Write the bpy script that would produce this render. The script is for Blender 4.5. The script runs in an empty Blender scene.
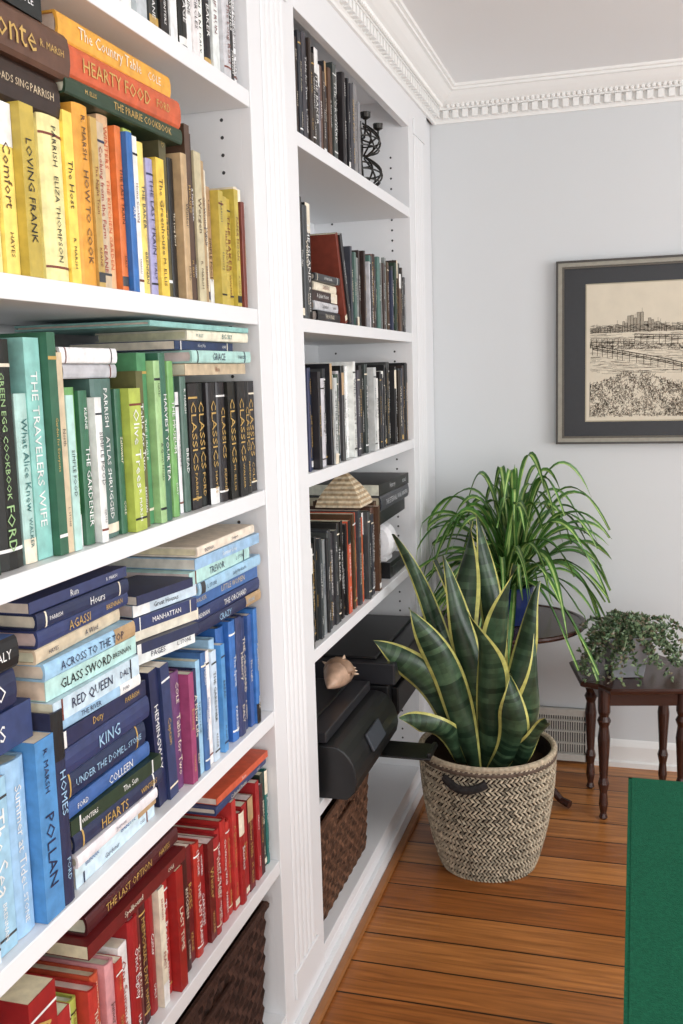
import bpy, math, random
from mathutils import Vector, Matrix, Quaternion
random.seed(11)
R_=random.random
def ru(a,b): return a+(b-a)*random.random()
def lin(c):
    if isinstance(c,str):
        c=C[c]
    return tuple(((v/255)/12.92 if v/255<=0.04045 else ((v/255+0.055)/1.055)**2.4) for v in c[:3])
C=dict(yel=(238,205,88),yel2=(243,220,120),pyel=(243,230,165),oyel=(196,174,80),amber=(222,164,62),cream=(232,222,200),
 peach=(228,184,140),orange=(216,122,62),orange2=(200,92,60),blue=(50,104,172),ygreen=(180,194,90),white=(234,234,232),lav=(165,158,200),
 dgreen=(38,58,45),black=(24,24,26),brown=(88,64,48),dbrown=(50,35,30),tan=(180,150,112),olive=(88,86,52),gray=(136,138,141),
 dgray=(58,60,64),lgray=(196,198,201),aqua=(176,212,208),aqua2=(146,196,190),green=(78,138,92),green2=(112,168,98),lgreen=(158,195,136),
 mgreen=(50,100,74),gteal=(85,115,105),purple=(108,70,112),navy=(36,44,76),navy2=(48,60,100),mblue=(62,98,156),bblue=(80,146,200),
 lblue=(158,196,224),pblue=(200,220,232),magenta=(156,66,112),red=(156,34,36),red2=(180,52,46),dred=(104,26,30),mar=(72,24,28),
 teal=(40,104,104),gold=(195,160,90),page=(228,219,200),pink=(215,150,156),sand=(206,188,156),rbrown=(118,56,40),silver=(170,172,175))
PAGE=lin('page')
# ------------------------------------------------------------------ mesh builder
class MB:
    def __init__(s): s.v=[];s.f=[];s.c=[];s.m=[]
    def add(s,vs,fs,col,mi=0):
        o=len(s.v); s.v.extend([tuple(p) for p in vs])
        for i,f in enumerate(fs):
            s.f.append(tuple(k+o for k in f)); s.c.append(col[i] if isinstance(col,list) else col); s.m.append(mi)
    def box(s,lo,hi,col=(1,1,1),mi=0,M=None):
        x0,y0,z0=lo;x1,y1,z1=hi
        vs=[Vector(p) for p in ((x0,y0,z0),(x1,y0,z0),(x1,y1,z0),(x0,y1,z0),(x0,y0,z1),(x1,y0,z1),(x1,y1,z1),(x0,y1,z1))]
        if M: vs=[M@p for p in vs]
        s.add(vs,[(0,3,2,1),(4,5,6,7),(0,1,5,4),(1,2,6,5),(2,3,7,6),(3,0,4,7)],col,mi)
    def lathe(s,prof,cx,cy,n=32,col=(1,1,1),mi=0,z0=0,M=None,cap=True):
        vs=[];fs=[]
        for r,z in prof:
            for k in range(n):
                a=2*math.pi*k/n; vs.append(Vector((cx+r*math.cos(a),cy+r*math.sin(a),z0+z)))
        if M: vs=[M@p for p in vs]
        for i in range(len(prof)-1):
            for k in range(n):
                fs.append((i*n+k,i*n+(k+1)%n,(i+1)*n+(k+1)%n,(i+1)*n+k))
        if cap:
            fs.append(tuple(range(n-1,-1,-1))); fs.append(tuple((len(prof)-1)*n+k for k in range(n)))
        s.add(vs,fs,col,mi)
    def tube(s,pts,rad,n=8,col=(1,1,1),mi=0):
        pts=[Vector(p) for p in pts]; vs=[];fs=[]
        if not isinstance(rad,(list,tuple)): rad=[rad]*len(pts)
        t0=(pts[1]-pts[0]).normalized(); nn=t0.orthogonal().normalized()
        for i,p in enumerate(pts):
            t=(pts[min(i+1,len(pts)-1)]-pts[max(i-1,0)]).normalized()
            nn=(nn-t*nn.dot(t)); nn=nn.normalized() if nn.length>1e-6 else t.orthogonal().normalized()
            b=t.cross(nn)
            for k in range(n):
                a=2*math.pi*k/n; vs.append(p+(nn*math.cos(a)+b*math.sin(a))*rad[i])
        for i in range(len(pts)-1):
            for k in range(n): fs.append((i*n+k,i*n+(k+1)%n,(i+1)*n+(k+1)%n,(i+1)*n+k))
        fs.append(tuple(range(n-1,-1,-1)));fs.append(tuple((len(pts)-1)*n+k for k in range(n)))
        s.add(vs,fs,col,mi)
    def obj(s,name,mats,bevel=0,smooth=False,parent=None):
        me=bpy.data.meshes.new(name); me.from_pydata(s.v,[],s.f)
        for m in mats: me.materials.append(m)
        me.polygons.foreach_set('material_index',s.m)
        ca=me.color_attributes.new('Col','FLOAT_COLOR','CORNER')
        buf=[]
        for f,c in zip(s.f,s.c): buf.extend((c[0],c[1],c[2],1.0)*len(f))
        ca.data.foreach_set('color',buf)
        if smooth: me.polygons.foreach_set('use_smooth',[True]*len(s.f))
        me.update(); me.validate()
        ob=bpy.data.objects.new(name,me); bpy.context.scene.collection.objects.link(ob)
        if bevel:
            b=ob.modifiers.new('Bevel','BEVEL'); b.width=bevel; b.segments=2; b.limit_method='ANGLE'; b.angle_limit=0.7
        if parent: ob.parent=parent
        return ob
# ------------------------------------------------------------------ materials
def newmat(name):
    m=bpy.data.materials.new(name); m.use_nodes=True
    nt=m.node_tree; b=nt.nodes['Principled BSDF']; return m,nt,b
def N(nt,t,**k):
    n=nt.nodes.new(t)
    for a,v in k.items(): setattr(n,a,v)
    return n
def attr_mat(name,rough=.5,spec=.4,noise=.12,nscale=40,bump=0.0,trans=0.0,bscale=200):
    m,nt,b=newmat(name)
    a=N(nt,'ShaderNodeAttribute',attribute_name='Col'); tc=N(nt,'ShaderNodeTexCoord')
    no=N(nt,'ShaderNodeTexNoise'); no.inputs['Scale'].default_value=nscale; no.inputs['Detail'].default_value=6
    nt.links.new(tc.outputs['Object'],no.inputs['Vector'])
    mr=N(nt,'ShaderNodeMapRange'); mr.inputs['From Min'].default_value=.3; mr.inputs['From Max'].default_value=.7
    mr.inputs['To Min'].default_value=1-noise; mr.inputs['To Max'].default_value=1+noise
    nt.links.new(no.outputs['Fac'],mr.inputs['Value'])
    mx=N(nt,'ShaderNodeVectorMath',operation='SCALE'); nt.links.new(a.outputs['Color'],mx.inputs[0]); nt.links.new(mr.outputs[0],mx.inputs['Scale'])
    nt.links.new(mx.outputs[0],b.inputs['Base Color'])
    b.inputs['Roughness'].default_value=rough; b.inputs['Specular IOR Level'].default_value=spec
    if bump:
        n2=N(nt,'ShaderNodeTexNoise'); n2.inputs['Scale'].default_value=bscale; nt.links.new(tc.outputs['Object'],n2.inputs['Vector'])
        bp=N(nt,'ShaderNodeBump'); bp.inputs['Strength'].default_value=bump; bp.inputs['Distance'].default_value=.002
        nt.links.new(n2.outputs['Fac'],bp.inputs['Height']); nt.links.new(bp.outputs[0],b.inputs['Normal'])
    return m
def flat_mat(name,col,rough=.5,spec=.4,noise=.03,nscale=6,bump=0.02,bscale=60,metal=0):
    m,nt,b=newmat(name); col=lin(col)
    tc=N(nt,'ShaderNodeTexCoord'); no=N(nt,'ShaderNodeTexNoise'); no.inputs['Scale'].default_value=nscale; no.inputs['Detail'].default_value=5
    nt.links.new(tc.outputs['Object'],no.inputs['Vector'])
    cr=N(nt,'ShaderNodeMixRGB'); cr.inputs[1].default_value=(*[v*(1-noise) for v in col],1); cr.inputs[2].default_value=(*[min(1,v*(1+noise)) for v in col],1)
    nt.links.new(no.outputs['Fac'],cr.inputs[0]); nt.links.new(cr.outputs[0],b.inputs['Base Color'])
    b.inputs['Roughness'].default_value=rough; b.inputs['Specular IOR Level'].default_value=spec; b.inputs['Metallic'].default_value=metal
    if bump:
        n2=N(nt,'ShaderNodeTexNoise'); n2.inputs['Scale'].default_value=bscale; nt.links.new(tc.outputs['Object'],n2.inputs['Vector'])
        bp=N(nt,'ShaderNodeBump'); bp.inputs['Strength'].default_value=bump*5; bp.inputs['Distance'].default_value=.001
        nt.links.new(n2.outputs['Fac'],bp.inputs['Height']); nt.links.new(bp.outputs[0],b.inputs['Normal'])
    return m
M_book=attr_mat('book_covers',.42,.45,.16,55)
M_white=flat_mat('white_painted_wood',(231,232,234),.38,.4,.015,4,.02)
M_wall=flat_mat('grey_wall_paint',(214,217,219),.85,.2,.015,2,.03,120)
M_ceil=flat_mat('ceiling_paint',(244,245,246),.9,.1,.01,2,.02,90)
M_trim=flat_mat('trim_paint',(240,240,238),.4,.4,.01,4,.0)
M_wood=flat_mat('dark_mahogany',(60,34,27),.25,.5,.4,12,.03,40)
M_plastic=attr_mat('plastic',.35,.5,.05,80)
M_wicker=attr_mat('woven_fibre',.8,.2,.35,90,.5,0,300)
M_leaf=attr_mat('leaf',.36,.45,.25,45)
M_metal=flat_mat('wire_metal',(60,58,56),.4,.5,.1,30,0,60,.8)
M_ceramic=attr_mat('ceramic',.3,.5,.12,25)
M_soil=flat_mat('soil',(50,38,28),.95,.1,.4,80,.1,200)
M_frame=attr_mat('picture_frame_finish',.4,.5,.10,60)
M_paper=attr_mat('etching_paper',.8,.1,.05,15)
M_felt=flat_mat('green_felt',(28,90,66),.95,.1,.45,220,.25,500)
M_shell=attr_mat('shell',.35,.4,.35,35)
# floor
def floor_mat():
    m,nt,b=newmat('oak_floorboards'); L=nt.links.new
    tc=N(nt,'ShaderNodeTexCoord'); mp=N(nt,'ShaderNodeMapping'); L(tc.outputs['Object'],mp.inputs['Vector'])
    br=N(nt,'ShaderNodeTexBrick'); br.offset=.37; br.offset_frequency=2
    br.inputs['Scale'].default_value=1; br.inputs['Brick Width'].default_value=1.7; br.inputs['Row Height'].default_value=.13
    br.inputs['Mortar Size'].default_value=.0028; br.inputs['Mortar Smooth'].default_value=.1; br.inputs['Bias'].default_value=0
    br.inputs['Color1'].default_value=(*lin((158,96,46)),1); br.inputs['Color2'].default_value=(*lin((208,142,78)),1); br.inputs['Mortar'].default_value=(*lin((40,22,12)),1)
    L(mp.outputs[0],br.inputs['Vector'])
    mp2=N(nt,'ShaderNodeMapping'); mp2.inputs['Scale'].default_value=(2.2,42,1); L(tc.outputs['Object'],mp2.inputs['Vector'])
    no=N(nt,'ShaderNodeTexNoise'); no.inputs['Scale'].default_value=1.6; no.inputs['Detail'].default_value=8; no.inputs['Distortion'].default_value=.9; L(mp2.outputs[0],no.inputs['Vector'])
    cr=N(nt,'ShaderNodeValToRGB'); cr.color_ramp.elements[0].position=.3; cr.color_ramp.elements[0].color=(.42,.35,.29,1); cr.color_ramp.elements[1].position=.68; cr.color_ramp.elements[1].color=(1.08,1.05,1.0,1)
    L(no.outputs['Fac'],cr.inputs[0])
    mx=N(nt,'ShaderNodeMixRGB',blend_type='MULTIPLY'); mx.inputs[0].default_value=.85; L(br.outputs['Color'],mx.inputs[1]); L(cr.outputs[0],mx.inputs[2])
    vo=N(nt,'ShaderNodeTexVoronoi'); vo.inputs['Scale'].default_value=3.4; L(tc.outputs['Object'],vo.inputs['Vector'])
    kr=N(nt,'ShaderNodeValToRGB'); kr.color_ramp.elements[0].position=.025; kr.color_ramp.elements[0].color=(.25,.16,.1,1); kr.color_ramp.elements[1].position=.06; kr.color_ramp.elements[1].color=(1,1,1,1)
    L(vo.outputs['Distance'],kr.inputs[0])
    m2=N(nt,'ShaderNodeMixRGB',blend_type='MULTIPLY'); m2.inputs[0].default_value=1; L(mx.outputs[0],m2.inputs[1]); L(kr.outputs[0],m2.inputs[2])
    L(m2.outputs[0],b.inputs['Base Color'])
    b.inputs['Roughness'].default_value=.3
    bp=N(nt,'ShaderNodeBump'); bp.inputs['Strength'].default_value=.35; bp.inputs['Distance'].default_value=.002; bp.invert=True
    L(br.outputs['Fac'],bp.inputs['Height']); L(bp.outputs[0],b.inputs['Normal'])
    return m
M_floor=floor_mat()
# ------------------------------------------------------------------ room
D=3.62; H=2.41; XL=-.36; XR=3.6; YF=-2.2
def simple(name,boxes,mat,bevel=0):
    mb=MB()
    for lo,hi in boxes: mb.box(lo,hi)
    return mb.obj(name,[mat],bevel)
simple('floor',[((XL,YF,-.05),(XR,D,0))],M_floor)
simple('ceiling',[((XL,YF,H),(XR,D,H+.05))],M_ceil)
simple('wall_back',[((XL,D,0),(XR,D+.1,H))],M_wall)
simple('wall_left',[((XL-.1,YF,0),(XL,D,H))],M_wall)
simple('wall_right',[((XR,YF,0),(XR+.1,0,H)),((XR,2.6,0),(XR+.1,D,H)),((XR,0,0),(XR+.1,2.6,.6)),((XR,0,2.2),(XR+.1,2.6,H))],M_wall)
simple('wall_front',[((XL,YF-.1,0),(.2,YF,H)),((3.0,YF-.1,0),(XR,YF,H)),((.2,YF-.1,0),(3.0,YF,.6)),((.2,YF-.1,2.25),(3.0,YF,H))],M_wall)
simple('window_1',[((XR+.02,0,.6),(XR+.07,2.6,.65)),((XR+.02,0,2.15),(XR+.07,2.6,2.2)),((XR+.02,0,.6),(XR+.07,.05,2.2)),((XR+.02,2.55,.6),(XR+.07,2.6,2.2)),((XR+.02,1.28,.6),(XR+.07,1.32,2.2)),((XR+.02,0,1.38),(XR+.07,2.6,1.41))],M_trim)
simple('window_2',[((.2,YF-.07,.6),(3,YF-.02,.65)),((.2,YF-.07,2.2),(3,YF-.02,2.25)),((.2,YF-.07,.6),(.25,YF-.02,2.25)),((2.95,YF-.07,.6),(3,YF-.02,2.25)),((1.58,YF-.07,.6),(1.62,YF-.02,2.25)),((.2,YF-.07,1.4),(3,YF-.02,1.43))],M_trim)
def extr_x(mb,prof,x0,x1):
    vs=[(x0,D-p,z) for p,z in prof]+[(x1,D-p,z) for p,z in prof]; n=len(prof)
    mb.add(vs,[(i,i+1,n+i+1,n+i) for i in range(n-1)]+[tuple(range(n-1,-1,-1)),tuple(range(n,2*n))],(1,1,1))
mb=MB(); extr_x(mb,[(0,0),(.024,0),(.024,.018),(.014,.022),(.014,.075),(.010,.085),(.006,.092),(0,.098)],.56,XR); mb.obj('baseboard_back',[M_trim])
# crown moulding (cornice) mitred
mb=MB()
prof=[(0,-.108),(.008,-.108),(.010,-.100),(.016,-.094),(.016,-.070),(.032,-.068),(.032,-.060),(.036,-.057),(.042,-.052),(.052,-.046),(.066,-.034),(.078,-.020),(.086,-.018),(.086,-.010),(.094,-.008),(.096,0),(0,0)]
n=len(prof); vs=[]
for p,z in prof: vs.append((p,YF,H+z))
for p,z in prof: vs.append((p,D-p,H+z))
for p,z in prof: vs.append((XR,D-p,H+z))
fs=[]
for k in (0,1):
    for i in range(n-1): fs.append((k*n+i,k*n+i+1,(k+1)*n+i+1,(k+1)*n+i))
mb.add(vs,fs,(1,1,1))
def dent(c,ax,w,p0,p1,z0,z1):
    if ax=='y': mb.box((p0,c-w/2,H+z0),(p1,c+w/2,H+z1))
    else: mb.box((c-w/2,D-p1,H+z0),(c+w/2,D-p0,H+z1))
y=.2
while y<D-.04:
    dent(y,'y',.020,.014,.031,-.096,-.070); y+=.034
x=.05
while x<2.2:
    dent(x,'x',.020,.014,.031,-.096,-.070); x+=.034
def bead(c,r):
    vs=[];fs=[];nn=6
    c=Vector(c)
    for i in range(1,4):
        for k in range(nn):
            th=math.pi*i/4;a=2*math.pi*k/nn; vs.append(c+Vector((math.sin(th)*math.cos(a),math.sin(th)*math.sin(a),math.cos(th)))*r)
    vs+= [c+Vector((0,0,r)),c-Vector((0,0,r))]
    for i in range(2):
        for k in range(nn): fs.append((i*nn+k,(i+1)*nn+k,(i+1)*nn+(k+1)%nn,i*nn+(k+1)%nn))
    for k in range(nn): fs.append((3*nn,k,(k+1)%nn)); fs.append((3*nn+1,2*nn+(k+1)%nn,2*nn+k))
    mb.add(vs,fs,(1,1,1))
y=.3
while y<D-.05: bead((.038,y,H-.058),.0075); y+=.017
x=.06
while x<2.0: bead((x,D-.038,H-.058),.0075); x+=.017
mb.obj('trim_1',[M_trim])
# ------------------------------------------------------------------ bookcase
ZL=[1.975,1.575,1.225,.772,.45]; ZR=[1.962,1.57,1.227,.822,.45]; TH=.03
mb=MB(); BX=-.32
mb.box((BX-.02,.43,0),(BX,D-.005,2.31))
def pil(y0,y1,reeds=True):
    mb.box((-.022,y0,0),(0,y1,2.31)); 
    w=y1-y0; 
    if reeds:
        a=y0+w*.24;b=y1-w*.24; k=5; s=(b-a)/k
        for i in range(k):
            vs=[];q=6
            for zz in (.16,2.2):
                for j in range(q+1):
                    t=math.pi*j/q; vs.append((.0005+.0035*math.sin(t),a+s*(i+.5)-s*.47*math.cos(t),zz))
            mb.add(vs,[(j,j+1,q+1+j+1,q+1+j) for j in range(q)]+[tuple(range(q,-1,-1)),tuple(range(q+1,2*q+2))],(1,1,1))
        mb.box((0,a-.01,.10),(.006,b+.01,.16)); mb.box((0,a-.01,2.2),(.006,b+.01,2.25))
pil(.43,.70); pil(1.83,2.10); pil(3.21,3.50); mb.box((-.03,3.5,0),(-.012,D-.003,2.31))
for a,b in ((.70,1.83),(2.10,3.21)):
    mb.box((BX,a-.02,0),(-.02,a,2.31)); mb.box((BX,b,0),(-.02,b+.02,2.31))
    mb.box((-.022,a,2.21),(0,b,2.31)); mb.box((BX,a,2.29),(-.02,b,2.31))
    mb.box((-.022,a,0),(0,b,.075)); mb.box((BX,a,.07),(-.001,b,.10))
for (a,b),Z in (((.70,1.83),ZL),((2.10,3.21),ZR)):
    for z in Z: mb.box((BX,a+.001,z-TH),(-.002,b-.001,z))
mb.box((0,.43,0),(.012,3.5,.05))
for yy in (1.83,3.21):
    for xx in (-.06,-.26):
        z=.2
        while z<2.15:
            n=8; mb.add([(xx+.0035*math.cos(2*math.pi*k/n),yy-.0006,z+.0035*math.sin(2*math.pi*k/n)) for k in range(n)],[tuple(range(n))],(0,0,0),1); z+=.032
M_hole=flat_mat('shelf_pin_hole',(70,70,72),.8,.1)
mb.obj('built_in_bookcase',[M_white,M_hole],.0015)
simple('trim_2',[((.0125,.43,0),(.034,3.58,.014))],flat_mat('oak_shoe_strip',(150,98,56),.35,.4,.3,30),.004)
# ------------------------------------------------------------------ text glyph cache
TC={}
fc=bpy.data.curves.new('tmpfont','FONT'); fc.resolution_u=1; fc.size=1
fo=bpy.data.objects.new('tmpfont',fc); bpy.context.scene.collection.objects.link(fo)
def text_mesh(s):
    if s in TC: return TC[s]
    fc.body=s; bpy.context.view_layer.update()
    dg=bpy.context.evaluated_depsgraph_get(); me=fo.evaluated_get(dg).to_mesh()
    vs=[(v.co.x,v.co.y) for v in me.vertices]; fs=[tuple(p.vertices) for p in me.polygons]
    fo.evaluated_get(dg).to_mesh_clear()
    if vs:
        x0=min(v[0] for v in vs);x1=max(v[0] for v in vs);y0=min(v[1] for v in vs);y1=max(v[1] for v in vs)
        vs=[(v[0]-x0,v[1]-(y0+y1)/2) for v in vs]; r=(vs,fs,x1-x0,y1-y0)
    else: r=([],[],1,1)
    TC[s]=r; return r
WORDS="The Night Train|SUMMER ISLAND|Home Cooking|THE GARDENER|A Long Way|WILD COAST|Table for Two|THE LAST TRAIN|Rivers|BREAD|Great Houses|THE ORCHARD|Winter|Letters|THE PAINTER|History|SIMPLE FOOD|The Light|FIELD NOTES|Collected Poems|MEMOIR|Seasons|THE HARBOR|A New Life|KITCHEN|ART|Modern Design|GARDENS|Stories|THE VOYAGE|North|A Quiet House|THE WEAVER|Saltwater|The Long Road|PAPER MOON|Good Neighbors|THE ISLAND|Stone|On Writing Well|THE BAKER|Evening|A Field Guide|Hollow Hills|THE MUSEUM|Second Spring".split('|')
AUTH="WALKER|HAYES|M. ELLIS|BRENNAN|COLE|R. MARSH|WINTERS|DALY|PARRISH|L. STONE|FORD|KEANE".split('|')
def book(mb,O,U,V,W,t,h,d,col,title=None,tcol=None,horiz=False,bands=None,soft=False):
    O=Vector(O);col=lin(col)
    c=.0012 if soft else .003; bul=0.0 if soft else min(.008,t*.13); k=5
    out=[(0,d)]; inn=[(c,d)]
    for j in range(k+1):
        a=math.pi*j/k; u=t/2-t/2*math.cos(a); out.append((u,-bul*math.sin(a)+bul)); inn.append((c+(t-2*c)*(j/k),-bul*math.sin(a)*.9+bul+c))
    out.append((t,d)); inn.append((t-c,d)); n=len(out)
    def P(u,v,w): return O+U*u+V*v+W*w
    vs=[P(u,0,w) for u,w in out]+[P(u,h,w) for u,w in out]+[P(u,0,w) for u,w in inn]+[P(u,h,w) for u,w in inn]
    fs=[]
    for i in range(n-1):
        fs+= [(i,i+1,n+i+1,n+i),(2*n+i+1,2*n+i,3*n+i,3*n+i+1),(i+1,i,2*n+i,2*n+i+1),(n+i,n+i+1,3*n+i+1,3*n+i)]
    fs+=[(0,n,3*n,2*n),(n-1,2*n-1+0,4*n-1,3*n-1)]
    mb.add(vs,fs,col)
    g=.0004 if soft else .004
    a=[P(u,v,w) for v in (g,h-g) for u,w in ((c,c+bul),(t-c,c+bul),(t-c,d-g),(c,d-g))]
    pg=tuple(q*ru(.85,1.05) for q in PAGE)
    mb.add(a,[(0,3,2,1),(4,5,6,7),(0,1,5,4),(1,2,6,5),(2,3,7,6),(3,0,4,7)],pg)
    if bands:
        for v1,v2,bc in bands:
            bc=lin(bc); e=.0006
            bv=[P(u,h*v,w-e) for v in (v1,v2) for u,w in out[1:-1]]; m=len(out)-2
            mb.add(bv,[(i,i+1,m+i+1,m+i) for i in range(m-1)],bc)
    if title:
        def put(ti,sz,frac,center,cc):
            tv,tf,tw,thh=text_mesh(ti)
            s=min(t*sz/max(thh,.6),h*frac/tw); L=tw*s; off=h*center-L/2; e=-.0011
            if horiz: vs=[P(t/2+y*s,off+x*s,e) for x,y in tv]
            else: vs=[P(t/2+y*s,h-off-x*s,e) for x,y in tv]
            mb.add(vs,tf,cc)
        cc=lin(tcol or 'white'); r=R_()
        if r<.55:
            put(title,ru(.4,.6),.55,.42,cc); put(random.choice(AUTH),ru(.25,.35),.22,.82,cc)
        elif r<.8: put(title,ru(.35,.55),.7,.5,cc)
        else:
            put(random.choice(AUTH),ru(.25,.35),.24,.18,cc); put(title,ru(.4,.55),.52,.62,cc)
Xp=Vector((1,0,0));Yp=Vector((0,1,0));Zp=Vector((0,0,1))
def contrast(c):
    v=C[c] if isinstance(c,str) else c
    return random.choice(['white','cream','gold','white']) if sum(v)<400 else random.choice(['black','navy','rbrown','dgray','black'])
def jitter(c,a=8):
    v=C[c] if isinstance(c,str) else c
    k=ru(-a,a); return tuple(max(4,min(250,q+k+ru(-a/2,a/2))) for q in v)
def autob(c):
    r=R_()
    if r<.3: return [(.08,.095,contrast(c)),(.88,.895,contrast(c))]
    if r<.36: return [(0.0,ru(.1,.25),random.choice(['white','black','cream',c]))]
    if r<.42: return [(.75,1.0,random.choice(['white','black','cream','tan']))]
    if r<.52: return [(.03,.09,contrast(c))]
    return None
def vrow(mb,y,z,items,xf=-.004,lean=0):
    for it in items:
        t,h,c=it[:3]; ti=it[3] if len(it)>3 else random.choice(WORDS); tc=it[4] if len(it)>4 else contrast(c)
        l=lean+(ru(-.003,.003) if lean==0 else 0); U=Vector((0,math.cos(l),-math.sin(l)));V=Vector((0,math.sin(l),math.cos(l)))
        x=xf-ru(0,.02); d=min(.27+x+.02, h*ru(.68,.8))
        book(mb,(x,y,z+.0008+max(0,math.sin(l)*t)),U,V,-Xp,t-.001,h,d,jitter(c,7),ti,tc,False,autob(c),R_()<.45)
        y+=t
    return y
def fill(mb,y0,y1,z,hl,hh,pal,tl=.014,thh=.036,xf=-.004):
    y=y0
    while y<y1-tl:
        t=min(ru(tl,thh),y1-y); c=random.choice(pal); vrow(mb,y,z,[(t,ru(hl,hh),c)],xf); y+=t
def hstack(mb,y,z,items,xf=-.008,ang=0,nob=False):
    for it in items:
        t,L,c=it[:3]; ti=it[3] if len(it)>3 and it[3] is not None else random.choice(WORDS); tc=it[4] if len(it)>4 and it[4] else contrast(c)
        dy=it[5] if len(it)>5 else ru(-.008,.008); a=ang+ru(-.04,.04)
        V=Vector((-math.sin(a),math.cos(a),0)); W=Vector((-math.cos(a),-math.sin(a),0))
        x=xf-ru(0,.02)
        if a<0: x-=math.sin(-a)*L
        book(mb,(x,y+dy,z+.0005),Zp,V,W,t-.001,L,min(L*.7,.24),jitter(c,6),ti,tc,True,None if nob else autob(c),R_()<.3)
        z+=t
    return z
# ---- LEFT unit
b=MB(); z=ZL[0]
fill(b,.72,1.37,z,.18,.21,['black','white','dgray','lgray'],.02,.04)
vrow(b,1.385,z,[(.03,.2,'white','KITCHEN','black'),(.035,.2,'lgray'),(.03,.2,'dgray'),(.028,.2,'black'),(.026,.19,'white'),(.024,.2,'cream'),(.03,.2,'black','VOYAGE','white'),(.03,.19,'white','SUSANNE','black'),(.025,.2,'white','CIRCLES','black'),(.03,.2,'white','SIMPLE PLAN','black'),(.028,.2,'black'),(.03,.19,'white','IF I RUN','dred'),(.03,.2,'lgray'),(.03,.2,'black'),(.025,.2,'white')])
b.obj('black_and_white_book_row',[M_book])
b=MB(); z=ZL[1]
fill(b,.72,1.018,z,.19,.203,['cream','pyel','orange','yel'],.025,.04)
y=vrow(b,1.02,z,[(.032,.203,'pyel','JULIE & JULIA','orange2'),(.028,.20,'yel2','Comfort','brown'),(.030,.203,'oyel','LOVING FRANK','black'),(.028,.2,'pyel','OF LOVE','gold'),
 (.052,.205,'pyel','ELIZA THOMPSON','black')])
y=vrow(b,y,z,[(.024,.22,'yel','The Host','black'),(.038,.235,'amber','HOW TO COOK','brown'),(.018,.225,'gold'),(.028,.225,'sand','Cooking from the Farm','red'),(.030,.24,'peach','THE KITCHEN GARDEN','orange2')])
y=vrow(b,y,z,[(.018,.23,'orange'),(.018,.225,'blue'),(.026,.235,'ygreen'),(.016,.23,'white'),(.022,.225,'yel2'),(.022,.205,'lav'),(.028,.21,'yel','The Greenhouse','brown')])
y=vrow(b,y,z,[(.026,.30,'olive','TREES','gold'),(.02,.22,'black'),(.022,.23,'tan'),(.02,.28,'brown','HOUSES','gold'),(.016,.27,'dbrown'),(.028,.245,'sand','Worgen','brown'),(.02,.235,'tan'),(.024,.225,'cream')])
fill(b,y,1.824,z,.18,.22,['tan','sand','oyel','brown','rbrown','cream'],.014,.026)
hstack(b,.955,z+.2045,[(.052,.235,'dbrown','LADS AND DADS SING','sand',0),(.058,.24,'brown','Bronte','gold',.01),(.035,.2,'black','GHOSTS','white',0.0)],-.004,0,True)
hstack(b,1.195,z+.2415,[(.024,.33,'dgreen','THE PRAIRIE COOKBOOK','gold',0.0),(.044,.33,'orange2','HEARTY FOOD','gold',0.0),(.036,.32,'amber','The Country Table','cream',.002)],-.002,0,True)
b.obj('yellow_and_orange_book_row',[M_book])
b=MB(); z=ZL[2]
fill(b,.72,.963,z,.22,.27,['dgreen','mgreen','black','gteal'],.02,.04)
y=vrow(b,.965,z,[(.03,.26,'dgreen'),(.058,.275,'black','GREEN EGG COOKBOOK','lgreen'),(.026,.21,'aqua','What Alice Knew','teal'),(.034,.278,'aqua2','THE TRAVELERS WIFE','white'),(.02,.285,'mgreen','Garden for Everyone','gold'),(.014,.26,'sand')])
y0=y
y=vrow(b,y,z,[(.018,.205,'aqua'),(.026,.215,'green2','GOODNIGHT JUNE','white'),(.022,.21,'mgreen'),(.018,.2,'white'),(.055,.225,'gteal','ATLAS SHRUGGED','white'),(.018,.21,'mgreen')])
hstack(b,y0+.002,z+.2265,[(.020,.16,'lgray','',None,0),(.022,.15,'white','',None,0)],-.006)
y=vrow(b,y,z,[(.036,.21,'ygreen','Olive Trees','white'),(.022,.235,'olive'),(.03,.262,'green','THE JUNGLE','white'),(.02,.25,'lgreen'),(.022,.262,'mgreen','HARVEST YOUR TEA','white'),(.02,.255,'white','Swedish','green'),(.02,.25,'green2'),(.02,.225,'mgreen'),(.015,.2,'white'),(.022,.225,'gteal')])
k=8; tt=(1.822-y)/k
y=vrow(b,y,z,[(tt,.213,'black','CLASSICS','gold') for _ in range(k)])
hstack(b,1.48,z+.227,[(.020,.27,'sand','Rise','rbrown',0.04),(.022,.26,'aqua','GRACE','navy',.05),(.016,.27,'navy2',None,None,.02),(.018,.25,'cream','BIG SKY','teal',.06),(.010,.39,'aqua2','',None,-.08)],-.004)
b.obj('green_book_row',[M_book])
b=MB(); z=ZL[3]
fill(b,.72,.898,z,.2,.235,['navy','mblue','navy2'],.02,.04)
y=vrow(b,.90,z,[(.03,.2,'pblue'),(.04,.215,'lblue','The Sea','white'),(.045,.225,'lblue','Summer at Tide','white'),(.042,.237,'bblue','POLLAN','navy'),(.028,.26,'navy','HOMES','lblue')])
hstack(b,.82,z+.2375,[(.05,.22,'navy2','ISLANDS','white',0),(.05,.2,'navy','TANGO','white',-.01),(.04,.2,'mblue','Ocean','white',-.01)],-.002)
ye=y
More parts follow.
